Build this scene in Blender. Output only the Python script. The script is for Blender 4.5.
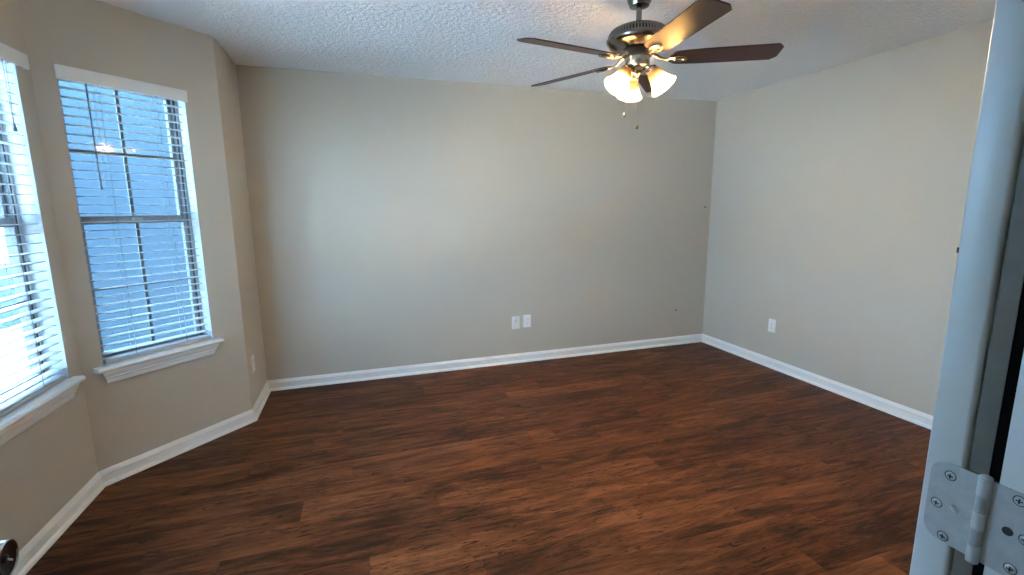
import bpy, bmesh, math, random
from mathutils import Vector, Matrix
random.seed(7)
PI = math.pi
for o in list(bpy.data.objects): bpy.data.objects.remove(o)
SC = bpy.context.scene
COL = SC.collection

# ------------------------------------------------------------------ camera
CAM = Vector((0.75934, -3.96848, 1.41588))
YAW, PITCH, ROLL, FPX = 0.314919, 0.167238, -0.007895, 466.969
cd = bpy.data.cameras.new('camera'); cam = bpy.data.objects.new('camera', cd); COL.objects.link(cam)
cd.sensor_fit = 'HORIZONTAL'; cd.sensor_width = 36.0; cd.lens = 36.0 * FPX / 1024.0
cd.clip_start = 0.02; cd.clip_end = 300
fw = Vector((math.sin(YAW)*math.cos(PITCH), math.cos(YAW)*math.cos(PITCH), -math.sin(PITCH)))
rt = Vector((math.cos(YAW), -math.sin(YAW), 0)); up = rt.cross(fw)
rt2 = math.cos(ROLL)*rt + math.sin(ROLL)*up; up2 = -math.sin(ROLL)*rt + math.cos(ROLL)*up
m = Matrix((rt2, up2, -fw)).transposed().to_4x4(); m.translation = CAM
cam.matrix_world = m
SC.camera = cam

# ------------------------------------------------------------------ daylight and exposure
w = bpy.data.worlds.new('sky'); SC.world = w; w.use_nodes = True
bgn = w.node_tree.nodes['Background']
bgn.inputs['Color'].default_value = (0.38, 0.66, 1.0, 1)
SKY = 27.0
bgn.inputs['Strength'].default_value = SKY
BULB_W = 27.0
sd = bpy.data.lights.new('sun', 'SUN'); sd.energy = 270.0; sd.angle = 0.01; sd.color = (0.58, 0.76, 1.0)
so = bpy.data.objects.new('sun', sd); COL.objects.link(so)
so.rotation_euler = Vector((-0.60, -0.34, -0.72)).to_track_quat('-Z', 'Y').to_euler(); so.location = (6, 4, 9)
SC.view_settings.view_transform = 'Standard'; SC.view_settings.look = 'None'
SC.cycles.sample_clamp_indirect = 0.0; SC.cycles.diffuse_bounces = 6
SC.view_settings.exposure = 0.08; SC.view_settings.gamma = 1.0; SC.view_settings.use_curve_mapping = False

# ------------------------------------------------------------------ materials
def new_mat(name):
    m = bpy.data.materials.new(name); m.use_nodes = True
    nt = m.node_tree; return m, nt, nt.nodes['Principled BSDF']
def N(nt, typ, **kw):
    n = nt.nodes.new(typ)
    for k, v in kw.items(): setattr(n, k, v)
    return n
def mat(name, col, rough=0.5, metal=0.0, var=0.04, vscale=6.0, bump=0.0, bscale=80.0, spec=0.5, coat=0.0):
    m, nt, b = new_mat(name)
    tc = N(nt, 'ShaderNodeTexCoord')
    nz = N(nt, 'ShaderNodeTexNoise'); nz.inputs['Scale'].default_value = vscale; nz.inputs['Detail'].default_value = 4
    nt.links.new(tc.outputs['Object'], nz.inputs['Vector'])
    mx = N(nt, 'ShaderNodeMix', data_type='RGBA')
    mx.inputs['A'].default_value = (*[max(0, c*(1-var)) for c in col], 1); mx.inputs['B'].default_value = (*[min(1, c*(1+var)) for c in col], 1)
    nt.links.new(nz.outputs['Fac'], mx.inputs['Factor']); nt.links.new(mx.outputs['Result'], b.inputs['Base Color'])
    b.inputs['Roughness'].default_value = rough; b.inputs['Metallic'].default_value = metal
    b.inputs['Specular IOR Level'].default_value = spec; b.inputs['Coat Weight'].default_value = coat
    if bump:
        n2 = N(nt, 'ShaderNodeTexNoise'); n2.inputs['Scale'].default_value = bscale; n2.inputs['Detail'].default_value = 3
        nt.links.new(tc.outputs['Object'], n2.inputs['Vector'])
        bp = N(nt, 'ShaderNodeBump'); bp.inputs['Strength'].default_value = bump; bp.inputs['Distance'].default_value = 0.004
        nt.links.new(n2.outputs['Fac'], bp.inputs['Height']); nt.links.new(bp.outputs['Normal'], b.inputs['Normal'])
    return m

def math_n(nt, op, a, b=None):
    n = N(nt, 'ShaderNodeMath', operation=op)
    for i, v in enumerate((a, b)):
        if v is None: continue
        if isinstance(v, (int, float)): n.inputs[i].default_value = v
        else: nt.links.new(v, n.inputs[i])
    return n.outputs[0]

M = {}
M['wall'] = mat('greige wall paint', (0.52, 0.470, 0.395), 0.42, var=0.015, vscale=1.5, bump=0.12, bscale=160, spec=0.35)
M['ceiling'] = None
M['trim'] = mat('white trim paint', (0.80, 0.80, 0.79), 0.35, var=0.015, spec=0.5)
M['door'] = mat('white door paint', (0.62, 0.63, 0.62), 0.32, var=0.03, vscale=25, bump=0.05, bscale=300)
M['jamb'] = mat('jamb paint', (0.66, 0.67, 0.66), 0.35, var=0.04, vscale=30)
M['casing'] = mat('shade-darkened casing paint', (0.14, 0.12, 0.095), 0.6, var=0.25, vscale=40, bump=0.1)  # shade beside the door edge is put into this dark colour
M['plastic'] = mat('white plastic', (0.82, 0.82, 0.80), 0.3, var=0.01)
M['slot'] = mat('dark slot', (0.02, 0.02, 0.02), 0.6)
M['slat'] = mat('white blind slat', (0.48, 0.485, 0.49), 0.4, var=0.015)
M['cord'] = mat('blind cord', (0.16, 0.17, 0.18), 0.8)
M['wand'] = mat('clear grey wand', (0.16, 0.18, 0.20), 0.25)
M['vinyl'] = mat('window vinyl', (0.40, 0.41, 0.42), 0.4, var=0.03)
M['muntin'] = mat('muntin aluminium', (0.075, 0.08, 0.085), 0.5, var=0.03)
M['sash'] = mat('window sash', (0.24, 0.25, 0.26), 0.45, var=0.03)
M['track'] = mat('dark sash shade', (0.07, 0.075, 0.08), 0.5)
M['pewter'] = mat('antique pewter', (0.25, 0.23, 0.205), 0.25, metal=1.0, var=0.2, vscale=20)
M['brushed'] = mat('brushed nickel', (0.52, 0.49, 0.44), 0.24, metal=1.0, var=0.1, vscale=30)
M['black'] = mat('black enamel', (0.012, 0.012, 0.012), 0.35)
M['chrome'] = mat('satin chrome', (0.62, 0.62, 0.63), 0.14, metal=1.0, var=0.03)
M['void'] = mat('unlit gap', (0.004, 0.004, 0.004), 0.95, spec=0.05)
M['darkmetal'] = mat('shadowed knob face', (0.045, 0.042, 0.04), 0.3, metal=1.0)
M['zinc'] = mat('zinc hinge plate', (0.50, 0.51, 0.52), 0.45, metal=0.25, var=0.18, vscale=90, bump=0.15, bscale=220)
M['pin'] = mat('hinge knuckle steel', (0.66, 0.67, 0.68), 0.35, metal=0.3, var=0.06, vscale=60)
M['asphalt'] = mat('pale concrete path and bounce slab', (0.66, 0.65, 0.63), 0.9, var=0.1, vscale=3)
M['roof'] = mat('roof board', (0.3, 0.3, 0.3), 0.9)

def ceiling_mat():
    m, nt, b = new_mat('knockdown ceiling')
    tc = N(nt, 'ShaderNodeTexCoord')
    v = N(nt, 'ShaderNodeTexNoise'); v.inputs['Scale'].default_value = 42; v.inputs['Detail'].default_value = 5; v.inputs['Roughness'].default_value = 0.65
    nt.links.new(tc.outputs['Object'], v.inputs['Vector'])
    r = N(nt, 'ShaderNodeValToRGB'); r.color_ramp.elements[0].position = 0.42; r.color_ramp.elements[1].position = 0.62
    nt.links.new(v.outputs['Fac'], r.inputs['Fac'])
    bp = N(nt, 'ShaderNodeBump'); bp.inputs['Strength'].default_value = 0.55; bp.inputs['Distance'].default_value = 0.010
    nt.links.new(r.outputs['Color'], bp.inputs['Height']); nt.links.new(bp.outputs['Normal'], b.inputs['Normal'])
    b.inputs['Base Color'].default_value = (0.90, 0.90, 0.89, 1); b.inputs['Roughness'].default_value = 0.8
    b.inputs['Specular IOR Level'].default_value = 0.2
    return m
M['ceiling'] = ceiling_mat()

def floor_mat():
    m, nt, b = new_mat('dark walnut plank laminate')
    tc = N(nt, 'ShaderNodeTexCoord'); sx = N(nt, 'ShaderNodeSeparateXYZ'); nt.links.new(tc.outputs['Object'], sx.inputs[0])
    PW, PL = 0.165, 1.22
    row = math_n(nt, 'FLOOR', math_n(nt, 'DIVIDE', sx.outputs['Y'], PW))
    wn = N(nt, 'ShaderNodeTexWhiteNoise', noise_dimensions='1D'); nt.links.new(row, wn.inputs['W'])
    xs = math_n(nt, 'ADD', sx.outputs['X'], math_n(nt, 'MULTIPLY', wn.outputs['Value'], PL))
    xd = math_n(nt, 'DIVIDE', xs, PL)
    colm = math_n(nt, 'FLOOR', xd)
    cid = math_n(nt, 'ADD', math_n(nt, 'MULTIPLY', row, 17.31), math_n(nt, 'MULTIPLY', colm, 5.77))
    wn2 = N(nt, 'ShaderNodeTexWhiteNoise', noise_dimensions='1D'); nt.links.new(cid, wn2.inputs['W'])
    pid = wn2.outputs['Value']
    def grain(kx, ky, scale, detail, rough, off, dist=0.0):
        cx = N(nt, 'ShaderNodeCombineXYZ')
        nt.links.new(math_n(nt, 'MULTIPLY', sx.outputs['X'], kx), cx.inputs[0])
        nt.links.new(math_n(nt, 'MULTIPLY', sx.outputs['Y'], ky), cx.inputs[1])
        nt.links.new(math_n(nt, 'MULTIPLY', pid, off), cx.inputs[2])
        n = N(nt, 'ShaderNodeTexNoise'); n.inputs['Scale'].default_value = scale; n.inputs['Detail'].default_value = detail
        n.inputs['Roughness'].default_value = rough; n.inputs['Distortion'].default_value = dist
        nt.links.new(cx.outputs[0], n.inputs['Vector']); return n.outputs['Fac']
    g1 = grain(1.0, 5.5, 2.0, 8, 0.66, 40, 1.4)         # broad figure
    g2 = grain(1.0, 11.0, 5.0, 7, 0.70, 61, 0.8)        # grain
    g3 = grain(1.0, 3.0, 0.9, 3, 0.5, 23, 0.4)          # plank-scale light and dark areas
    g5 = grain(1.0, 26.0, 14.0, 4, 0.65, 33, 0.2)       # fine pores
    s = math_n(nt, 'ADD', math_n(nt, 'MULTIPLY', g1, 0.50), math_n(nt, 'MULTIPLY', g2, 0.24))
    s = math_n(nt, 'ADD', s, math_n(nt, 'MULTIPLY', g3, 0.26))
    s = math_n(nt, 'ADD', s, math_n(nt, 'MULTIPLY', math_n(nt, 'SUBTRACT', pid, 0.5), 0.055))
    s = math_n(nt, 'ADD', s, math_n(nt, 'MULTIPLY', math_n(nt, 'SUBTRACT', g5, 0.5), 0.12))
    g4 = grain(1.0, 6.5, 8.0, 6, 0.75, 90, 1.6)         # short dark hand-scraped marks
    gm = grain(1.0, 2.6, 1.6, 2, 0.5, 71, 0.0)          # where those marks cluster
    mk = math_n(nt, 'MULTIPLY', math_n(nt, 'MAXIMUM', math_n(nt, 'SUBTRACT', g4, 0.55), 0.0), math_n(nt, 'MAXIMUM', math_n(nt, 'MULTIPLY', math_n(nt, 'SUBTRACT', gm, 0.38), 13.0), 0.0))
    s = math_n(nt, 'SUBTRACT', s, mk)
    r = N(nt, 'ShaderNodeValToRGB'); nt.links.new(s, r.inputs['Fac'])
    el = r.color_ramp.elements
    el[0].position = 0.34; el[0].color = (0.011, 0.0046, 0.0030, 1)
    el[1].position = 0.68; el[1].color = (0.300, 0.116, 0.046, 1)
    e = el.new(0.43); e.color = (0.046, 0.0150, 0.0065, 1)
    e = el.new(0.52); e.color = (0.128, 0.0425, 0.0158, 1)
    # seams
    fy = math_n(nt, 'FRACT', math_n(nt, 'DIVIDE', sx.outputs['Y'], PW)); fx = math_n(nt, 'FRACT', xd)
    ey = math_n(nt, 'MULTIPLY', math_n(nt, 'MINIMUM', fy, math_n(nt, 'SUBTRACT', 1, fy)), PW)
    ex = math_n(nt, 'MULTIPLY', math_n(nt, 'MINIMUM', fx, math_n(nt, 'SUBTRACT', 1, fx)), PL)
    seam = math_n(nt, 'LESS_THAN', math_n(nt, 'MINIMUM', ey, ex), 0.0009)
    mx = N(nt, 'ShaderNodeMix', data_type='RGBA'); mx.inputs['B'].default_value = (0.012, 0.006, 0.004, 1)
    nt.links.new(math_n(nt, 'MULTIPLY', seam, 0.55), mx.inputs['Factor']); nt.links.new(r.outputs['Color'], mx.inputs['A'])
    nt.links.new(mx.outputs['Result'], b.inputs['Base Color'])
    bp = N(nt, 'ShaderNodeBump'); bp.inputs['Strength'].default_value = 0.18; bp.inputs['Distance'].default_value = 0.002
    nt.links.new(math_n(nt, 'SUBTRACT', s, seam), bp.inputs['Height']); nt.links.new(bp.outputs['Normal'], b.inputs['Normal'])
    b.inputs['Roughness'].default_value = 0.45; b.inputs['Specular IOR Level'].default_value = 0.12
    return m
M['floor'] = floor_mat()

def blade_mat():
    m, nt, b = new_mat('dark cherry fan blade')
    tc = N(nt, 'ShaderNodeTexCoord'); mp = N(nt, 'ShaderNodeMapping'); mp.inputs['Scale'].default_value = (3, 40, 3)
    nt.links.new(tc.outputs['Object'], mp.inputs['Vector'])
    n = N(nt, 'ShaderNodeTexNoise'); n.inputs['Scale'].default_value = 3; n.inputs['Detail'].default_value = 5
    nt.links.new(mp.outputs['Vector'], n.inputs['Vector'])
    r = N(nt, 'ShaderNodeValToRGB'); nt.links.new(n.outputs['Fac'], r.inputs['Fac'])
    r.color_ramp.elements[0].position = 0.3; r.color_ramp.elements[0].color = (0.014, 0.0035, 0.0025, 1)
    r.color_ramp.elements[1].position = 0.75; r.color_ramp.elements[1].color = (0.042, 0.0095, 0.0055, 1)
    nt.links.new(r.outputs['Color'], b.inputs['Base Color']); b.inputs['Roughness'].default_value = 0.40
    b.inputs['Specular IOR Level'].default_value = 0.6
    return m
M['blade'] = blade_mat()

def shade_mat():
    m, nt, b = new_mat('amber frosted glass')
    nt.nodes.remove(b); out = nt.nodes['Material Output']
    tc = N(nt, 'ShaderNodeTexCoord'); nz = N(nt, 'ShaderNodeTexNoise'); nz.inputs['Scale'].default_value = 14; nz.inputs['Detail'].default_value = 3
    nt.links.new(tc.outputs['Object'], nz.inputs['Vector'])
    sx = N(nt, 'ShaderNodeSeparateXYZ'); nt.links.new(tc.outputs['Object'], sx.inputs[0])
    zz = math_n(nt, 'ADD', math_n(nt, 'MULTIPLY', sx.outputs['Z'], 9.0), math_n(nt, 'MULTIPLY', nz.outputs['Fac'], 0.18))
    r = N(nt, 'ShaderNodeValToRGB'); nt.links.new(zz, r.inputs['Fac'])
    el = r.color_ramp.elements; el[0].position = 0.25; el[0].color = (0.08, 0.047, 0.019, 1); el[1].position = 0.95; el[1].color = (0.85, 0.72, 0.52, 1); e = el.new(0.62); e.color = (0.32, 0.225, 0.115, 1)
    t = N(nt, 'ShaderNodeBsdfTranslucent'); d = N(nt, 'ShaderNodeBsdfDiffuse'); g = N(nt, 'ShaderNodeBsdfGlossy'); g.inputs['Roughness'].default_value = 0.25
    nt.links.new(r.outputs['Color'], t.inputs['Color']); d.inputs['Color'].default_value = (0.60, 0.48, 0.32, 1)
    a = N(nt, 'ShaderNodeMixShader'); a.inputs[0].default_value = 0.35; nt.links.new(t.outputs[0], a.inputs[1]); nt.links.new(d.outputs[0], a.inputs[2])
    c = N(nt, 'ShaderNodeMixShader'); c.inputs[0].default_value = 0.05; nt.links.new(a.outputs[0], c.inputs[1]); nt.links.new(g.outputs[0], c.inputs[2])
    nt.links.new(c.outputs[0], out.inputs['Surface'])
    return m
M['shade'] = shade_mat()

def emis_mat(name, col, s):
    m, nt, b = new_mat(name); b.inputs['Base Color'].default_value = (1, 1, 1, 1)
    b.inputs['Emission Color'].default_value = (*col, 1); b.inputs['Emission Strength'].default_value = s
    return m
M['bulb'] = emis_mat('lit bulb', (1.0, 0.80, 0.52), 30.0)

def glass_mat():
    m, nt, b = new_mat('window pane glass')
    nt.nodes.remove(b); out = nt.nodes['Material Output']
    t = N(nt, 'ShaderNodeBsdfTransparent'); t.inputs['Color'].default_value = (0.93, 0.96, 0.97, 1)
    g = N(nt, 'ShaderNodeBsdfGlossy'); g.inputs['Roughness'].default_value = 0.03
    f = N(nt, 'ShaderNodeFresnel'); f.inputs['IOR'].default_value = 1.5
    gm = N(nt, 'ShaderNodeNewGeometry')                # reflect once, on the face where light enters the pane
    fac = math_n(nt, 'MULTIPLY', f.outputs[0], math_n(nt, 'SUBTRACT', 1.0, gm.outputs['Backfacing']))
    mx = N(nt, 'ShaderNodeMixShader'); nt.links.new(fac, mx.inputs[0]); nt.links.new(t.outputs[0], mx.inputs[1]); nt.links.new(g.outputs[0], mx.inputs[2])
    nt.links.new(mx.outputs[0], out.inputs['Surface'])
    return m
M['glass'] = glass_mat()

def ground_mat():
    m, nt, b = new_mat('lawn grass')
    tc = N(nt, 'ShaderNodeTexCoord'); nz = N(nt, 'ShaderNodeTexNoise'); nz.inputs['Scale'].default_value = 9; nz.inputs['Detail'].default_value = 6
    nt.links.new(tc.outputs['Object'], nz.inputs['Vector'])
    r = N(nt, 'ShaderNodeValToRGB'); nt.links.new(nz.outputs['Fac'], r.inputs['Fac'])
    r.color_ramp.elements[0].position = 0.3; r.color_ramp.elements[0].color = (0.0075, 0.022, 0.0022, 1)
    r.color_ramp.elements[1].position = 0.7; r.color_ramp.elements[1].color = (0.011, 0.032, 0.0032, 1)
    nt.links.new(r.outputs['Color'], b.inputs['Base Color']); b.inputs['Roughness'].default_value = 0.9
    return m
M['grass'] = ground_mat()
def stucco_mat():
    m, nt, b = new_mat('pale stucco siding')
    tc = N(nt, 'ShaderNodeTexCoord'); nz = N(nt, 'ShaderNodeTexNoise'); nz.inputs['Scale'].default_value = 22; nz.inputs['Detail'].default_value = 4
    nt.links.new(tc.outputs['Object'], nz.inputs['Vector'])
    r = N(nt, 'ShaderNodeValToRGB'); nt.links.new(nz.outputs['Fac'], r.inputs['Fac'])
    r.color_ramp.elements[0].position = 0.35; r.color_ramp.elements[0].color = (0.0160, 0.0340, 0.0510, 1)
    r.color_ramp.elements[1].position = 0.65; r.color_ramp.elements[1].color = (0.0195, 0.0400, 0.0595, 1)
    nt.links.new(r.outputs['Color'], b.inputs['Base Color']); b.inputs['Roughness'].default_value = 0.9
    return m
M['stucco'] = stucco_mat()

# ------------------------------------------------------------------ mesh helpers
def link(name, me, parent=None, loc=None):
    o = bpy.data.objects.new(name, me); COL.objects.link(o)
    if parent: o.parent = parent
    if loc is not None: o.location = loc
    return o
def obj(name, bm, mt, parent=None, smooth=35, loc=None, rot=None):
    bmesh.ops.recalc_face_normals(bm, faces=bm.faces)
    me = bpy.data.meshes.new(name); bm.to_mesh(me); bm.free()
    me.materials.append(M[mt])
    if smooth:
        for p in me.polygons: p.use_smooth = True
        me.set_sharp_from_angle(angle=math.radians(smooth))
    o = link(name, me, parent, loc)
    if rot is not None: o.rotation_euler = rot
    return o
def empty(name, loc=(0, 0, 0), rz=0, parent=None):
    o = bpy.data.objects.new(name, None); COL.objects.link(o); o.location = loc; o.rotation_euler = (0, 0, rz)
    o.empty_display_size = 0.05
    if parent: o.parent = parent
    return o
def tag(o, label, cat, group=None):
    o['label'] = label; o['category'] = cat
    if group: o['group'] = group
    return o
def structure(o): o['kind'] = 'structure'; return o
def B(): return bmesh.new()
def bx(bm, x0, x1, y0, y1, z0, z1, bev=0.0):
    t = bmesh.new()
    vs = [t.verts.new((x, y, z)) for z in (z0, z1) for (x, y) in ((x0, y0), (x1, y0), (x1, y1), (x0, y1))]
    for f in ((3, 2, 1, 0), (4, 5, 6, 7), (0, 1, 5, 4), (1, 2, 6, 5), (2, 3, 7, 6), (3, 0, 4, 7)): t.faces.new([vs[i] for i in f])
    if bev: bmesh.ops.bevel(t, geom=t.edges[:], offset=bev, segments=2, profile=0.5, affect='EDGES')
    merge(bm, t)
def merge(bm, t, mtx=None):
    if mtx is not None: bmesh.ops.transform(t, matrix=mtx, verts=t.verts)
    mp = {v: bm.verts.new(v.co) for v in t.verts}
    for f in t.faces:
        try: bm.faces.new([mp[v] for v in f.verts])
        except ValueError: pass
    t.free()
def prism(bm, pts, z0, z1):
    a = [bm.verts.new((p[0], p[1], z0)) for p in pts]; b = [bm.verts.new((p[0], p[1], z1)) for p in pts]
    n = len(pts); bm.faces.new(a[::-1]); bm.faces.new(b)
    for i in range(n): bm.faces.new((a[i], a[(i+1) % n], b[(i+1) % n], b[i]))
def lathe(bm, prof, seg=32, cap=True, mtx=None):
    t = bmesh.new(); rings = []
    for r, z in prof:
        rings.append([t.verts.new((r*math.cos(2*PI*i/seg), r*math.sin(2*PI*i/seg), z)) for i in range(seg)])
    for a, b in zip(rings, rings[1:]):
        for i in range(seg): t.faces.new((a[i], a[(i+1) % seg], b[(i+1) % seg], b[i]))
    if cap:
        t.faces.new(rings[0][::-1]); t.faces.new(rings[-1])
    merge(bm, t, mtx)
def tube(bm, pts, r, seg=10):
    pts = [Vector(p) for p in pts]; t = bmesh.new(); rings = []
    for i, p in enumerate(pts):
        d = (pts[min(i+1, len(pts)-1)] - pts[max(i-1, 0)]).normalized()
        u = d.cross(Vector((0, 0, 1)))
        if u.length < 1e-3: u = d.cross(Vector((1, 0, 0)))
        u.normalize(); v = d.cross(u); rr = r[i] if isinstance(r, (list, tuple)) else r
        rings.append([t.verts.new(p + rr*(math.cos(2*PI*k/seg)*u + math.sin(2*PI*k/seg)*v)) for k in range(seg)])
    for a, b in zip(rings, rings[1:]):
        for k in range(seg): t.faces.new((a[k], a[(k+1) % seg], b[(k+1) % seg], b[k]))
    t.faces.new(rings[0][::-1]); t.faces.new(rings[-1]); merge(bm, t)

# ------------------------------------------------------------------ room shell
H = 2.44; W = 4.18864; CY = -0.56661; DX, DY = -0.59933, -1.17406
FY = -3.712                       # room face of the front wall
EY = -2.42; GY = EY + (DY - CY)   # far end of the bay's centre wall, then back to the wall line
T = 0.14
LX = 0.165; JX = 1.331            # the two sides of the double doorway
loop = [Vector(p) for p in ((W, 0), (0, 0), (0, CY), (DX, DY), (DX, EY), (0, GY), (0, FY), (W, FY))]
def offset_loop(pts, t):          # positive = outward (room is on the left of the direction of travel here)
    n = len(pts); out = []
    for i in range(n):
        p = pts[i]; d0 = (p - pts[i-1]).normalized(); d1 = (pts[(i+1) % n] - p).normalized()
        n0 = Vector((d0.y, -d0.x)); n1 = Vector((d1.y, -d1.x))
        # travelling W,0 -> 0,0 -> down: the room lies on the left, so outward is the right-hand normal
        k = t / (1 + n0.dot(n1)); out.append(p + (n0 + n1) * k)
    return out
outer = offset_loop(loop, T)
def wall(name, i, holes=(), mt='wall'):
    a, b = loop[i], loop[(i+1) % 8]; oa, ob = outer[i], outer[(i+1) % 8]
    d = b - a; L = d.length; d = d / L; nrm = Vector((d.y, -d.x))
    def foot(s0, s1):
        q = [a + d*s0, a + d*s1]
        q.append(ob if s1 >= L - 1e-6 else a + d*s1 + nrm*T); q.append(oa if s0 <= 1e-6 else a + d*s0 + nrm*T)
        return q
    bm = B(); s = 0
    for (s0, s1, z0, z1) in holes:
        if s0 > s: prism(bm, foot(s, s0), 0, H)
        if z0 > 0: prism(bm, foot(s0, s1), 0, z0)
        if z1 < H: prism(bm, foot(s0, s1), z1, H)
        s = s1
    if s < L: prism(bm, foot(s, L), 0, H)
    return structure(obj(name, bm, mt, smooth=0))
WZ0, WZ1 = 0.605, 2.095
L2 = (loop[3] - loop[2]).length
S20, S21 = 0.200, 0.765
Y10, Y11 = -1.275, -2.28
wall('wall_back', 0)
wall('wall_left_back', 1)
wall('wall_bay_back', 2, [(S20, S21, WZ0, WZ1)])
wall('wall_bay_left', 3, [(DY - Y10, DY - Y11, WZ0, WZ1)])
wall('wall_bay_front', 4, [(L2 - S21, L2 - S20, WZ0, WZ1)])
wall('wall_left_front', 5)
wall('wall_front', 6, [(LX - 0.021, JX + 0.066, 0, 2.08)])
wall('wall_right', 7)
bm = B(); bx(bm, -1.2, W + 0.3, -5.6, 0.3, -0.12, 0.0)
structure(obj('floor', bm, 'floor', smooth=0))
bm = B(); bx(bm, -1.2, W + 0.3, -5.6, 0.3, H, H + 0.16)
structure(obj('ceiling', bm, 'ceiling', smooth=0))
# unseen hall behind the camera, added to block sky light
HB = FY - T
for nm, (x0, x1, y0, y1) in (('hall_light_block_left', (-0.52, -0.40, -5.5, HB)), ('hall_light_block_right', (2.2, 2.32, -5.5, HB)), ('hall_light_block_back', (-0.52, 2.32, -5.6, -5.5))):
    bm = B(); bx(bm, x0, x1, y0, y1, 0, H); structure(obj(nm, bm, 'wall', smooth=0))

# baseboards: profile swept along each wall with mitred ends
PROF = [(0, 0), (0.024, 0), (0.0235, 0.006), (0.021, 0.012), (0.0155, 0.0175), (0.009, 0.0195), (0.009, 0.054), (0.013, 0.058), (0.013, 0.061), (0.0095, 0.067), (0.0055, 0.077), (0, 0.085)]
loops = [offset_loop(loop, -p[0]) for p in PROF]
def baseboard(name, i, end=None, start=None):
    bm = B(); r0 = []; r1 = []
    for k, (dp, z) in enumerate(PROF):
        a, b = loops[k][i], loops[k][(i+1) % 8]
        if start is not None: a = Vector((start, a.y))
        if end is not None: b = Vector((end, b.y))
        r0.append(bm.verts.new((a.x, a.y, z))); r1.append(bm.verts.new((b.x, b.y, z)))
    n = len(PROF)
    for k in range(n): bm.faces.new((r0[k], r0[(k+1) % n], r1[(k+1) % n], r1[k]))
    bm.faces.new(r0); bm.faces.new(r1[::-1])
    return structure(obj(name, bm, 'trim', smooth=30))
for nm, i in (('baseboard_back', 0), ('baseboard_left_back', 1), ('baseboard_bay_back', 2), ('baseboard_bay_left', 3), ('baseboard_bay_front', 4), ('baseboard_left_front', 5), ('baseboard_right', 7)):
    baseboard(nm, i)
baseboard('baseboard_front', 6, start=JX + 0.068)

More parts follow.
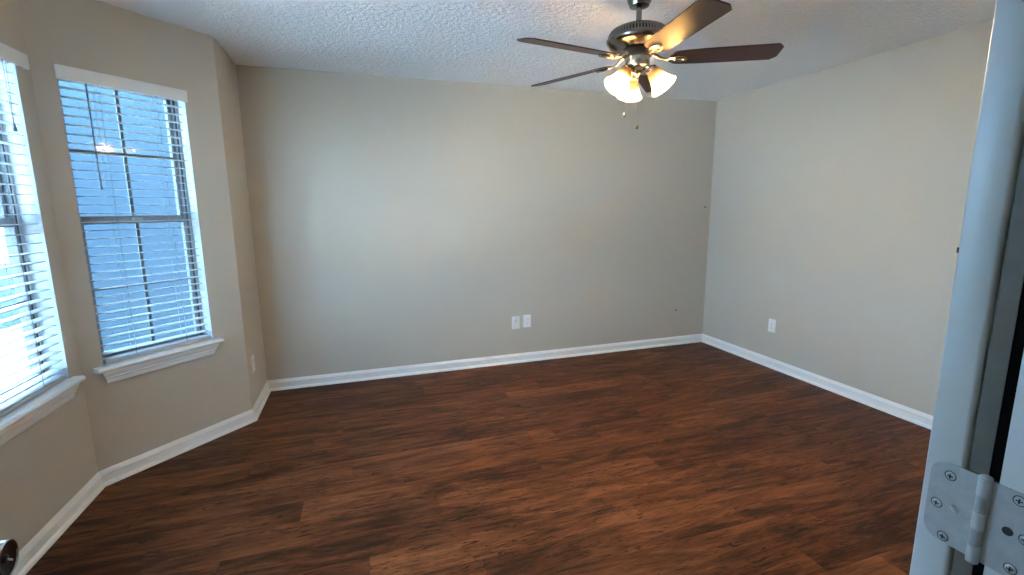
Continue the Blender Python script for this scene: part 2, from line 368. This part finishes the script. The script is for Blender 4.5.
# ------------------------------------------------------------------ windows
def make_window(name, origin, rz, w, hornl, hornr):
    """local x runs right along the wall as seen from inside, y points outdoors, z up; origin = opening's bottom centre on the wall face"""
    r = structure(empty(name, origin, rz)); h = WZ1 - WZ0; x0, x1 = -w/2, w/2
    LN = 0.003; TR = 0.011
    ST = 0.025                                            # stool thickness
    # jamb liner
    bm = B()
    bx(bm, x0, x0 + LN, 0.0, 0.135, ST, h); bx(bm, x1 - LN, x1, 0.0, 0.135, ST, h); bx(bm, x0 + LN, x1 - LN, 0.0, 0.135, h - LN, h)
    obj('window_jamb', bm, 'vinyl', r, smooth=0)
    # outer frame
    xa, xb = x0 + LN, x1 - LN; zb, zt = ST, h - LN
    bm = B(); fwid = 0.013
    bx(bm, xa, xa + fwid, 0.075, 0.135, zb, zt, 0.002); bx(bm, xb - fwid, xb, 0.075, 0.135, zb, zt, 0.002)
    bx(bm, xa + fwid, xb - fwid, 0.075, 0.135, zt - fwid, zt, 0.002); bx(bm, xa + fwid, xb - fwid, 0.075, 0.135, zb, zb + 0.022, 0.002)
    obj('window_frame', bm, 'vinyl', r)
    bm = B()
    for s in (-1, 1):
        xe = (xa + fwid) if s < 0 else (xb - fwid)
        bx(bm, min(xe, xe - s*TR), max(xe, xe - s*TR), 0.080, 0.128, zb + 0.022, zt - fwid)
    obj('sash_track', bm, 'track', r, smooth=0)
    zm = 1.372 - WZ0                                      # meeting rail
    ix0, ix1 = xa + fwid + TR, xb - fwid - TR
    for nm, y0, y1, za, zc, rb, rtp in (('upper_sash', 0.105, 0.128, zm - 0.020, zt - fwid, 0.04, 0.03), ('lower_sash', 0.080, 0.103, zb + 0.022, zm + 0.022, 0.028, 0.042)):
        bm = B(); sw = 0.016
        bx(bm, ix0, ix0 + sw, y0, y1, za, zc, 0.002); bx(bm, ix1 - sw, ix1, y0, y1, za, zc, 0.002)
        bx(bm, ix0 + sw, ix1 - sw, y0, y1, za, za + rb, 0.002); bx(bm, ix0 + sw, ix1 - sw, y0, y1, zc - rtp, zc, 0.002)
        sash = obj(nm, bm, 'sash', r)
        ym = (y0 + y1)/2
        bm = B(); bx(bm, ix0 + sw - 0.003, ix1 - sw + 0.003, ym - 0.002, ym + 0.002, za + rb - 0.003, zc - rtp + 0.003)
        obj('pane', bm, 'glass', sash, smooth=0)
        bm = B()                                              # dark strips added over the sash sides, standing in for shade
        for q0, q1 in ((ix0 + sw - 0.0002, ix0 + sw + 0.0022), (ix1 - sw - 0.0022, ix1 - sw + 0.0002)): bx(bm, q0, q1, y0 + 0.001, y1 + 0.006, za + rb, zc - rtp)
        obj('sash_shade_strip', bm, 'track', sash, smooth=0)
        bm = B(); zmid = (za + rb + zc - rtp)/2
        nv = 1 if w < 0.7 else 2
        for k in range(nv):
            xm = ix0 + sw + (ix1 - ix0 - 2*sw)*(k+1)/(nv+1)
            bx(bm, xm - 0.008, xm + 0.008, ym - 0.004, ym + 0.004, za + rb, zc - rtp)
        bx(bm, ix0 + sw, ix1 - sw, ym - 0.0038, ym + 0.0038, zmid - 0.008, zmid + 0.008)
        obj('muntin', bm, 'muntin', sash, smooth=0)
    bm = B(); bx(bm, -0.025, 0.025, 0.070, 0.082, zm - 0.002, zm + 0.012, 0.002); obj('sash_lock', bm, 'vinyl', r)
    # stool with horns and rounded nose
    bm = B(); sx0, sx1 = x0 - hornl, x1 + hornr
    prof = [(-0.046, 0.004), (-0.050, 0.012), (-0.046, 0.021), (-0.041, 0.025), (0.0, 0.025), (0.0, 0.0), (-0.041, 0.0)]
    a = [bm.verts.new((sx0, y, z)) for y, z in prof]; b = [bm.verts.new((sx1, y, z)) for y, z in prof]; n = len(prof)
    bm.faces.new(a); bm.faces.new(b[::-1])
    for k in range(n): bm.faces.new((a[k], a[(k+1) % n], b[(k+1) % n], b[k]))
    bx(bm, x0, x1, -0.0005, 0.078, 0.0, 0.025)
    obj('window_stool', bm, 'trim', r, smooth=40)
    # apron moulding under it, ends returned inward
    bm = B()
    prof = [(0.0, 0.0), (-0.034, 0.0), (-0.034, -0.006), (-0.030, -0.016), (-0.024, -0.028), (-0.020, -0.034), (-0.022, -0.036), (-0.022, -0.040), (-0.016, -0.046), (-0.014, -0.066), (-0.010, -0.070), (0.0, -0.070)]
    n = len(prof)
    a = [bm.verts.new((x0 - hornl + 0.022 - y*0.0 + (0.034 + y)*1.0, y, z)) for y, z in prof]
    b = [bm.verts.new((x1 + hornr - 0.022 - (0.034 + y)*1.0, y, z)) for y, z in prof]
    bm.faces.new(a); bm.faces.new(b[::-1])
    for k in range(n): bm.faces.new((a[k], a[(k+1) % n], b[(k+1) % n], b[k]))
    obj('window_apron', bm, 'trim', r, smooth=25)
    return r

def make_blind(origin, rz, w, front, label, wand_x, ladders, tassel=False, vw=0.0):
    r = empty('window_blind', origin, rz); tag(r, label, 'blind', 'faux wood blinds in the bay windows')
    h = WZ1 - WZ0; x0, x1 = -w/2 + 0.016, w/2 - 0.016
    zt = 2.094 - WZ0
    bm = B(); vx0, vx1 = -w/2 - 0.004 - vw*0, w/2 + 0.004 + vw
    bx(bm, vx0, vx1, -front, -front + 0.010, zt - 0.062, zt, 0.003)
    bx(bm, vx0, vx0 + 0.010, -front + 0.009, -0.0005, zt - 0.062, zt, 0.002); bx(bm, vx1 - 0.010, vx1, -front + 0.009, -0.0005, zt - 0.062, zt, 0.002)
    bm2 = B(); bx(bm2, x0, x1, 0.010, 0.060, zt - 0.052, zt - 0.014, 0.002)
    obj('headrail', bm2, 'slat', r)
    obj('valance', bm, 'trim', r)
    z = zt - 0.062 - 0.030; zbot = 0.025 + 0.018
    yc = 0.030; k = 0
    while z > zbot + 0.030:
        bm = B(); t = bmesh.new(); nx = 5; top = []; bot = []
        for j in range(nx):
            y = (j/(nx-1) - 0.5)*0.050; c = 0.0018*(1 - (2*y/0.05)**2)
            top.append([t.verts.new((xx, y, c + 0.0013)) for xx in (x0, x1)]); bot.append([t.verts.new((xx, y, c - 0.0013)) for xx in (x0, x1)])
        for j in range(nx-1):
            t.faces.new((top[j][0], top[j][1], top[j+1][1], top[j+1][0])); t.faces.new((bot[j+1][0], bot[j+1][1], bot[j][1], bot[j][0]))
        for j in (0, nx-1): t.faces.new((top[j][0], top[j][1], bot[j][1], bot[j][0]))
        for e in (0, 1): t.faces.new([top[j][e] for j in range(nx)] + [bot[j][e] for j in range(nx-1, -1, -1)])
        merge(bm, t)
        o = obj('slat', bm, 'slat', r, loc=(0, yc, z), rot=(math.radians(random.uniform(-0.7, 0.7)), math.radians(random.uniform(-0.12, 0.12)), 0))
        z -= 0.0425; k += 1
    bm = B(); bx(bm, x0, x1, yc - 0.025, yc + 0.025, zbot - 0.0165, zbot + 0.007, 0.003); obj('bottom_rail', bm, 'slat', r)
    for lx in ladders:
        bm = B()
        for yy in (yc - 0.027, yc + 0.027): bx(bm, lx - 0.0011, lx + 0.0011, yy - 0.0008, yy + 0.0008, zbot + 0.006, zt - 0.052)
        obj('ladder_cord', bm, 'cord', r, smooth=0)
    if wand_x is not None:
        bm = B(); tube(bm, [(wand_x, -0.004, zt - 0.056), (wand_x, -0.008, zt - 0.075), (wand_x, -0.008, zt - 0.57)], [0.002, 0.0045, 0.0052], 6)
        tube(bm, [(wand_x, 0.012, zt - 0.045), (wand_x, -0.004, zt - 0.057)], 0.002, 6)
        obj('tilt_wand', bm, 'wand', r)
    if tassel is not False:
        bm = B()
        tube(bm, [(tassel, -0.008, zt - 0.050), (tassel + 0.002, -0.008, zt - 0.31)], 0.0013, 6); tube(bm, [(tassel + 0.02, -0.008, zt - 0.050), (tassel + 0.006, -0.008, zt - 0.31)], 0.0013, 6)
        obj('lift_cord', bm, 'cord', r)
        bm = B(); lathe(bm, [(0.002, 0), (0.005, -0.008), (0.0075, -0.028), (0.0075, -0.034), (0.003, -0.036)], 12)
        obj('cord_tassel', bm, 'wand', r, loc=(tassel + 0.004, -0.008, zt - 0.305))
    return r
e2 = (loop[3] - loop[2]).normalized()
c2 = loop[2] + e2*((S20 + S21)/2)
rz2 = math.atan2(-e2.y, -e2.x)
make_window('window_2', (c2.x, c2.y, WZ0), rz2, S21 - S20, 0.040, 0.036)
make_blind((c2.x, c2.y, WZ0), rz2, S21 - S20, 0.020, 'white slatted blind with a dark tilt wand on the angled window seen whole', -0.178, (-0.125, 0.135))
y1c = (Y10 + Y11)/2
make_window('window_1', (DX, y1c, WZ0), PI/2, Y10 - Y11, 0.03, 0.028)
make_blind((DX, y1c, WZ0), PI/2, Y10 - Y11, 0.032, 'white slatted blind on the window cut off by the left edge of the photo', None, (-0.26, 0.26 + 0.06), tassel=0.405, vw=0.03)
e3 = (loop[5] - loop[4]).normalized(); c3 = loop[4] + e3*(L2 - (S20 + S21)/2)
make_window('unseen_fill_window', (c3.x, c3.y, WZ0), math.atan2(-e3.y, -e3.x), S21 - S20, 0.03, 0.03)  # unseen bay window, added without a blind to let in more daylight

# ------------------------------------------------------------------ ceiling fan
FX, FYC = 2.122, -1.819
fan = empty('ceiling_fan', (FX, FYC, H)); tag(fan, 'pewter ceiling fan with five dark cherry blades and three lit bell shades', 'ceiling fan')
def Z(z): return z - H
bm = B(); lathe(bm, [(0.060, Z(2.4399)), (0.062, Z(2.43)), (0.060, Z(2.412)), (0.054, Z(2.396)), (0.048, Z(2.386)), (0.046, Z(2.380)), (0.022, Z(2.374))], 40); obj('canopy', bm, 'pewter', fan)
bm = B(); lathe(bm, [(0.0135, Z(2.378)), (0.0135, Z(2.300))], 24); obj('downrod', bm, 'pewter', fan)
bm = B(); lathe(bm, [(0.018, Z(2.310)), (0.022, Z(2.304)), (0.022, Z(2.290)), (0.03, Z(2.284))], 24); obj('rod_collar', bm, 'black', fan)
# motor housing
bm = B()
lathe(bm, [(0.03, Z(2.280)), (0.10, Z(2.279)), (0.116, Z(2.277)), (0.122, Z(2.273))], 64)
lathe(bm, [(0.150, Z(2.234)), (0.154, Z(2.228)), (0.154, Z(2.220)), (0.150, Z(2.212)), (0.141, Z(2.202)), (0.122, Z(2.192)), (0.100, Z(2.184)), (0.083, Z(2.179)), (0.070, Z(2.177))], 64)
mh = obj('motor_housing', bm, 'pewter', fan)
bm = B(); nf = 60; seg = nf*6; rings = []          # fluted band round the shoulder
for r_, z_, am in ((0.118, 2.2755, 0.0), (0.125, 2.272, 0.6), (0.133, 2.264, 1.0), (0.139, 2.254, 1.0), (0.1435, 2.242, 1.0), (0.1450, 2.235, 0.6), (0.1455, 2.231, 0.0)):
    ring = []
    for q in range(seg):
        a = 2*PI*q/seg; rr = r_ + am*0.0036*(abs(math.sin(nf*a/2)) - 0.5)*2
        ring.append(bm.verts.new((rr*math.cos(a), rr*math.sin(a), Z(z_))))
    rings.append(ring)
for a_, b_ in zip(rings, rings[1:]):
    for q in range(seg): bm.faces.new((a_[q], a_[(q+1) % seg], b_[(q+1) % seg], b_[q]))
obj('ribbed_band', bm, 'pewter', mh, smooth=60)
bm = B(); lathe(bm, [(0.072, Z(2.180)), (0.074, Z(2.174)), (0.074, Z(2.156)), (0.066, Z(2.150))], 48); obj('flywheel', bm, 'black', fan)
bm = B(); lathe(bm, [(0.052, Z(2.154)), (0.059, Z(2.148)), (0.060, Z(2.144)), (0.060, Z(2.105)), (0.056, Z(2.099)), (0.044, Z(2.094)), (0.040, Z(2.080)), (0.030, Z(2.072)), (0.014, Z(2.068)), (0.008, Z(2.060)), (0.004, Z(2.054))], 40); obj('switch_housing', bm, 'brushed', fan)
# blades
PH = math.radians(190.6); BZ = 2.138; TILT = math.radians(-13)
def blade_outline(g=0.0):
    pts = []
    R0, R1 = 0.152, 0.664
    for i in range(7):                      # rounded root
        a = PI/2 + PI*i/6
        pts.append((R0 + 0.035 + 0.035*math.cos(a), 0.056*math.sin(a)))
    pts += [(0.30, -0.0625), (R1 - 0.026, -0.067), (R1 - 0.002, -0.043), (R1, -0.038), (R1, 0.038), (R1 - 0.002, 0.043), (R1 - 0.026, 0.067), (0.30, 0.0625)]
    return pts
for k in range(5):
    a = PH - k*2*PI/5
    bm = B(); prism(bm, blade_outline(), -0.003, 0.003)
    bmesh.ops.bevel(bm, geom=[e for e in bm.edges if abs(e.verts[0].co.z - e.verts[1].co.z) < 1e-6], offset=0.0012, segments=1, affect='EDGES')
    bl = obj('blade', bm, 'blade', fan, loc=(0, 0, Z(BZ)))
    bl.rotation_euler = (Matrix.Rotation(math.radians(-0.7), 3, Vector((0.533, 0.846, 0))) @ Matrix.Rotation(a, 3, 'Z') @ Matrix.Rotation(TILT, 3, 'X')).to_euler()
    # blade iron: arm and open oval loop under the blade root
    bm = B()
    tube(bm, [(0.062, 0, 0.024), (0.085, 0, 0.020), (0.108, 0, 0.003), (0.132, 0, -0.007), (0.152, 0, -0.009)], [0.010, 0.009, 0.0075, 0.007, 0.007], 10)
    ring = []
    for i in range(25):
        t_ = 2*PI*i/24; ring.append((0.190 + 0.043*math.cos(t_), 0.021*math.sin(t_), -0.009))
    tube(bm, ring, 0.0062, 8)
    tube(bm, [(0.147, 0, -0.009), (0.190, 0, -0.0085), (0.231, 0, -0.009)], 0.0052, 8)
    bx(bm, 0.172, 0.212, -0.021, 0.021, -0.008, -0.0032, 0.001)
    obj('blade_iron', bm, 'brushed', bl)
    for (sxx, syy) in ((0.180, -0.010), (0.180, 0.010), (0.212, 0.0)):
        bm = B(); lathe(bm, [(0.0045, -0.0075), (0.0045, -0.011), (0.002, -0.0125)], 10, mtx=Matrix.Translation((sxx, syy, 0)))
        obj('blade_screw', bm, 'brushed', bl)
# lamps
LAMP_AZ = [math.radians(x) for x in (-46, 74, 194)]
TIP = math.radians(37)              # axis tips this far from straight down
for a in LAMP_AZ:
    # arm + socket
    base = Vector((0.050*math.cos(a), 0.050*math.sin(a), Z(2.093)))
    axis = Vector((math.sin(TIP)*math.cos(a), math.sin(TIP)*math.sin(a), -math.cos(TIP)))
    nk = Vector((0.064*math.cos(a), 0.064*math.sin(a), Z(2.089)))
    rotm = axis.to_track_quat('Z', 'Y').to_matrix().to_4x4()
    bm = B()
    tube(bm, [(0.030*math.cos(a), 0.030*math.sin(a), Z(2.095)), (0.050*math.cos(a), 0.050*math.sin(a), Z(2.099)), tuple(nk + axis*0.004)], 0.009, 12)
    lathe(bm, [(0.012, -0.004), (0.024, 0.0), (0.029, 0.008), (0.030, 0.020), (0.027, 0.022)], 28, mtx=Matrix.Translation(nk) @ rotm)
    arm = obj('lamp_arm', bm, 'brushed', fan)
    prof = [(0.026, 0.010), (0.030, 0.020), (0.034, 0.034), (0.038, 0.052), (0.0425, 0.070), (0.048, 0.086), (0.055, 0.100), (0.0635, 0.112), (0.067, 0.117)]
    t = bmesh.new(); seg = 40; rings = []
    full = prof + [(r_ - 0.0028, z_ + 0.0005) for r_, z_ in prof[::-1]]
    lathe(t, full, seg, cap=False)
    bm = B(); merge(bm, t)
    sh = obj('lamp_shade', bm, 'shade', fan, smooth=60)
    sh.matrix_local = Matrix.Translation(nk) @ rotm
    bm = B(); lathe(bm, [(0.010, 0.012), (0.012, 0.028), (0.016, 0.042), (0.021, 0.056), (0.0235, 0.068), (0.021, 0.080), (0.013, 0.088), (0.004, 0.091)], 20)
    bu = obj('light_bulb', bm, 'bulb', fan); bu.matrix_local = Matrix.Translation(nk) @ rotm
    ld = bpy.data.lights.new('bulb_light', 'POINT'); ld.energy = BULB_W; ld.color = (1.0, 0.80, 0.53); ld.shadow_soft_size = 0.018
    lo = bpy.data.objects.new('bulb_light', ld); COL.objects.link(lo); lo.parent = fan; lo.location = nk + axis*0.1005
for (px, py, z1, z0) in ((-0.048, 0.030, 2.11, 1.888), (0.006, -0.006, 2.062, 1.830)):
    bm = B(); tube(bm, [(px, py, Z(z1)), (px, py, Z(z0))], 0.0016, 6)
    pc = obj('pull_chain', bm, 'brushed', fan)
    bm = B(); lathe(bm, [(0.002, 0.004), (0.0045, 0.0), (0.0075, -0.012), (0.0065, -0.020), (0.002, -0.024)], 14)
    obj('chain_fob', bm, 'black', pc, loc=(px, py, Z(z0)))

# ------------------------------------------------------------------ wall plates (front faces +x in local y-z plane)
def wall_plate(loc, rz, label, kind, w_=0.074, h_=0.118):
    """local: x right, y toward the wall, z up; origin at plate centre on the wall face"""
    r = empty('outlet' if kind == 'duplex' else 'wall_plate', loc, rz); tag(r, label, 'wall outlet' if kind == 'duplex' else 'wall plate', 'white plates low on the walls')
    bm = B(); bx(bm, -w_/2, w_/2, -0.006, -0.0003, -h_/2, h_/2, 0.0022); obj('cover_plate', bm, 'plastic', r)
    if kind == 'duplex':
        for s in (-1, 1):
            bm = B(); pts = []
            for i in range(20):
                t = 2*PI*i/20; pts.append((0.0165*math.cos(t), max(-0.0135, min(0.0135, 0.017*math.sin(t)))))
            t = bmesh.new(); prism(t, pts, 0, 0.0022); merge(bm, t, Matrix.Translation((0, -0.0058, s*0.0195)) @ Matrix.Rotation(PI/2, 4, 'X'))
            rc = obj('receptacle', bm, 'plastic', r, smooth=30)
            bm = B(); zc = s*0.0195
            bx(bm, -0.0072, -0.0052, -0.0084, -0.0078, zc - 0.001, zc + 0.0075); bx(bm, 0.0052, 0.0072, -0.0084, -0.0078, zc - 0.001, zc + 0.0065)
            lathe(bm, [(0.0028, 0), (0.0028, 0.0006)], 12, mtx=Matrix.Translation((0, -0.0078, zc - 0.0075)) @ Matrix.Rotation(PI/2, 4, 'X'))
            obj('slots', bm, 'slot', rc, smooth=0)
        bm = B(); lathe(bm, [(0.003, 0), (0.003, 0.001), (0.001, 0.0014)], 12, mtx=Matrix.Translation((0, -0.0060, 0)) @ Matrix.Rotation(PI/2, 4, 'X')); obj('screw', bm, 'zinc', r)
    else:
        bm = B(); lathe(bm, [(0.008, 0), (0.008, 0.002), (0.0048, 0.0022), (0.0048, 0.010), (0.002, 0.0102)], 16, mtx=Matrix.Translation((0, -0.006, 0.022)) @ Matrix.Rotation(PI/2, 4, 'X')); obj('cable_jack', bm, 'zinc', r)
        for s in (-1, 1):
            bm = B(); lathe(bm, [(0.003, 0), (0.003, 0.001), (0.001, 0.0014)], 12, mtx=Matrix.Translation((0, -0.0060, s*0.042)) @ Matrix.Rotation(PI/2, 4, 'X')); obj('screw', bm, 'zinc', r)
    return r
wall_plate((2.085, 0, 0.382), 0, 'white cable plate, left of the pair on the back wall', 'cable')
wall_plate((2.196, 0, 0.389), 0, 'white duplex outlet, right of the pair on the back wall', 'duplex')
wall_plate((W, -0.864, 0.378), -PI/2, 'white duplex outlet alone on the right wall', 'duplex')
wall_plate((0, -0.418, 0.357), PI/2, 'white outlet seen edge-on, on the short wall beside the bay', 'duplex')
def anchor(loc, label):
    bm = B(); lathe(bm, [(0.010, 0.0003), (0.010, 0.0015), (0.006, 0.003), (0.004, 0.0005)], 14, mtx=Matrix.Translation((0, 0, 0)) @ Matrix.Rotation(PI/2, 4, 'X'))
    o = obj('wall_anchor', bm, 'casing', loc=loc); tag(o, label, 'wall anchor', 'bare anchors left in the back wall')
anchor((3.836, 0, 0.368), 'small dark anchor low on the back wall right of the outlets')
anchor((4.1225, 0, 1.417), 'small dark anchor high on the back wall next to the corner')

# ------------------------------------------------------------------ double doorway with its two open leaves
DH = 2.035
door1 = structure(empty('door_1', (JX, -3.6775, 0)))
bm = B()      # leaf folded right back against the front wall; long free edge rounded
e0, e1 = -0.0168, 0.0164
pts = [(0.0, e0 + 0.0045), (0.0, e1 - 0.0026), (0.0008, e1 - 0.0008), (0.0026, e1), (0.575, e1), (0.575, e0), (0.0045, e0), (0.0030, e0 + 0.0003), (0.0013, e0 + 0.0013), (0.0003, e0 + 0.0030)]
prism(bm, pts, 0.012, DH); obj('door_panel', bm, 'door', door1, smooth=50)
bm = B(); bx(bm, 0.0002, 0.0028, 0.0150, 0.0169, 1.3685, 1.3740, 0.0003); obj('chip', bm, 'slot', door1, smooth=0)
# jamb and casing on the right of the doorway
bm = B(); bx(bm, JX, JX + 0.019, FY - T - 0.004, -3.7222, 0, 2.06, 0.001); structure(obj('trim_1', bm, 'jamb'))
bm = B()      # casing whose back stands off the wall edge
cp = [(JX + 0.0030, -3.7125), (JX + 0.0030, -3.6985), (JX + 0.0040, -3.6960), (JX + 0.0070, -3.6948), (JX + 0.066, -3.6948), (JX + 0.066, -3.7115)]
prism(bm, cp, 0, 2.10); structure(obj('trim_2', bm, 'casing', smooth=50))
bm = B(); bx(bm, JX + 0.0195, JX + 0.0655, FY - T + 0.002, -3.7128, 0, 2.08); bx(bm, JX + 0.0040, JX + 0.0655, -3.7221, -3.7126, 0, 2.06); structure(obj('gap_shade_fill', bm, 'void', smooth=0))   # near-black filler; the gap's shade is put into its colour
bm = B(); bx(bm, LX - 0.019, LX, FY - T - 0.004, FY, 0, 2.06, 0.001); structure(obj('trim_4', bm, 'jamb'))
bm = B(); bx(bm, LX - 0.019, JX + 0.019, FY - T - 0.004, FY, 2.061, 2.08, 0.001); structure(obj('trim_5', bm, 'jamb'))
# hinge
HZ = 1.1076; HX, HY = JX - 0.0030, -3.7138
hinge = empty('door_hinge', (HX, HY, HZ)); tag(hinge, 'galvanised butt hinge joining the white door edge to the jamb', 'hinge')
def leaf_pts(w0, w1, h2, rad):           # local y extents; rounded at w1 end
    s = 1 if w1 > w0 else -1
    pts = [(w0, -h2), (w1 - s*rad, -h2)]
    for i in range(1, 8):
        t = PI/2*i/8; pts.append((w1 - s*rad + s*rad*math.sin(t), -h2 + rad - rad*math.cos(t)))
    pts += [(w1, -h2 + rad), (w1, h2 - rad)]
    for i in range(1, 8):
        t = PI/2*i/8; pts.append((w1 - s*rad + s*rad*math.cos(t), h2 - rad + rad*math.sin(t)))
    pts += [(w1 - s*rad, h2), (w0, h2)]
    return pts
def plate(name, w0, w1, xs, mt='zinc'):
    bm = B(); t = bmesh.new(); prism(t, leaf_pts(w0, w1, 0.0438, 0.0155), xs, xs + 0.0022)
    # prism is in (y,z) plane extruded along x
    for v in t.verts: v.co = Vector((v.co.z, v.co.x, v.co.y))
    merge(bm, t); return obj(name, bm, mt, hinge, smooth=30)
def hinge_screw(par, y, z, x):
    bm = B(); R = Matrix.Translation((x, y, z)) @ Matrix.Rotation(-PI/2, 4, 'Y')
    lathe(bm, [(0.0046, -0.0004), (0.0044, 0.0005), (0.003, 0.0011), (0.001, 0.0013)], 18, mtx=R)
    s = obj('screw', bm, 'zinc', par)
    bm = B(); bx(bm, x - 0.0017, x - 0.0012, y - 0.0024, y + 0.0024, z - 0.00055, z + 0.00055); bx(bm, x - 0.0017, x - 0.00121, y - 0.00055, y + 0.00055, z - 0.0024, z + 0.0024)
    for i in range(20):
        a0, a1 = 2*PI*i/20, 2*PI*(i+1)/20
        q = [(0.0044, a0), (0.0052, a0), (0.0052, a1), (0.0044, a1)]
        bm.faces.new([bm.verts.new((x - 0.0004, y + r_*math.cos(t_), z + r_*math.sin(t_))) for r_, t_ in q])
    obj('screw_recess', bm, 'slot', par, smooth=0)
xo = (JX - HX) - 0.0018
lf = plate('hinge_leaf', 0.0005, 0.0455, xo)
lf['label'] = 'hinge leaf with rounded corners on the door edge'
for y, z in ((-3.6859, 1.1387), (-3.6778, 1.1032), (-3.6874, 1.0702)): hinge_screw(lf, y - HY, z - HZ, xo)
bm = B(); t = bmesh.new(); bx(t, -0.0035, 0.0005, -0.0042, 0.0042, -0.0016, 0.0016, 0.001); merge(bm, t, Matrix.Translation((xo, -3.6935 - HY, 1.1059 - HZ)) @ Matrix.Rotation(math.radians(38), 4, 'X')); obj('security_tab', bm, 'pin', lf)
rf = plate('hinge_leaf', -0.0005, -0.0455, xo + 0.0006)
rf['label'] = 'hinge leaf on the jamb right of the barrel'
for y, z in ((-3.7391, 1.1437), (-3.7475, 1.109), (-3.7411, 1.0745)): hinge_screw(rf, y - HY, z - HZ, xo + 0.0006)
bm = B(); lathe(bm, [(0.0042, -0.0003), (0.0042, 0.0003)], 18, mtx=Matrix.Translation((xo + 0.0004, -3.7346 - HY, 1.1094 - HZ)) @ Matrix.Rotation(-PI/2, 4, 'Y')); obj('tab_hole', bm, 'slot', rf)
kz = [-0.0440, -0.0272, -0.0096, 0.0080, 0.0256, 0.0440]
for i in range(5):
    a_, b_ = kz[i] + 0.0002, kz[i+1] - 0.0002; q = 0.0053 if i % 2 == 0 else 0.0050
    bm = B(); lathe(bm, [(q - 0.0005, a_), (q, a_ + 0.0005), (q, b_ - 0.0005), (q - 0.0005, b_)], 28)
    obj('knuckle', bm, 'pin' if i % 2 == 0 else 'zinc', hinge, smooth=25)
bm = B(); lathe(bm, [(0.001, -0.0478), (0.0036, -0.0474), (0.0050, -0.0462), (0.0050, -0.0440)], 28); obj('pin_tip', bm, 'pin', hinge, smooth=50)
bm = B(); lathe(bm, [(0.0051, 0.0440), (0.0055, 0.0446), (0.0053, 0.0462), (0.0036, 0.0474), (0.001, 0.0477)], 28)
obj('hinge_pin', bm, 'pin', hinge, smooth=50)

# left leaf stands open into the room, just outside the photo; its knob shows
door2 = structure(empty('door_2', (LX + 0.074, FY + 0.005, 0), math.radians(7.5)))
bm = B(); bx(bm, -0.035, 0.0, 0.003, 0.612, 0.012, DH, 0.0015); obj('door_panel', bm, 'door', door2)
KY, KZ = 0.555, 0.909
Rk = Matrix.Translation((0, KY, KZ)) @ Matrix.Rotation(PI/2, 4, 'Y')
bm = B(); lathe(bm, [(0.032, 0.0002), (0.032, 0.004), (0.029, 0.007), (0.015, 0.009), (0.0125, 0.012), (0.0125, 0.026), (0.019, 0.031), (0.0245, 0.037), (0.0265, 0.045), (0.0268, 0.0695), (0.0265, 0.0708), (0.0260, 0.0712), (0.0256, 0.0708), (0.0250, 0.0690)], 48, cap=False, mtx=Rk)
kn = obj('door_knob', bm, 'chrome', door2, smooth=40); kn['label'] = 'chrome door knob with dark hollowed end'
bm = B(); lathe(bm, [(0.0252, 0.0692), (0.022, 0.0675), (0.010, 0.0660), (0.0065, 0.0660), (0.0065, 0.0680), (0.0055, 0.0688), (0.001, 0.0690)], 40, cap=False, mtx=Rk); obj('knob_face', bm, 'darkmetal', kn, smooth=40)
bm = B(); t = bmesh.new(); bx(t, -0.0014, 0.0014, 0.001, 0.017, 0, 0.0016, 0.0004); merge(bm, t, Rk @ Matrix.Translation((0, 0, 0.0674)) @ Matrix.Rotation(math.radians(-40), 4, 'Z')); obj('turn_slot', bm, 'pin', kn)

# ------------------------------------------------------------------ outdoors
bm = B(); bx(bm, -60, 30, -40, 60, -0.35, -0.30); structure(obj('lawn', bm, 'grass', smooth=0))
bm = B(); prism(bm, [(-13, -9), (-1.3, -9), (-1.3, -1.5), (-13, -1.5)], -0.30, -0.27); structure(obj('bounce_drive', bm, 'asphalt', smooth=0))  # unseen pale slab added to bounce sunlight up to the ceiling
bm = B(); prism(bm, [(-1.85, 0.9), (-2.6, 0.5), (-5.6, 4.2), (-3.6, 5.0)], -0.30, -0.275); structure(obj('garden_path', bm, 'asphalt', smooth=0))
nb = empty('neighbour_house', (-1.78, 1.02, -0.3)); tag(nb, 'pale blue-grey stucco wall of the next house filling the angled window', 'house')
nb.rotation_euler = (0, 0, math.radians(30))
bm = B(); prism(bm, [(0, 0), (10, 0), (22, 10), (22, 18), (1.2, 18)], 0, 6.2); obj('house_wall', bm, 'stucco', nb, smooth=0)  # unseen height and depth stretched to block sky and shade the lawn
bm = B(); prism(bm, [(-0.2, -0.25), (10.1, -0.25), (22.2, 9.9), (22.2, 18.2), (1.0, 18.2)], 6.2, 6.4); obj('roof_edge', bm, 'roof', nb, smooth=0)
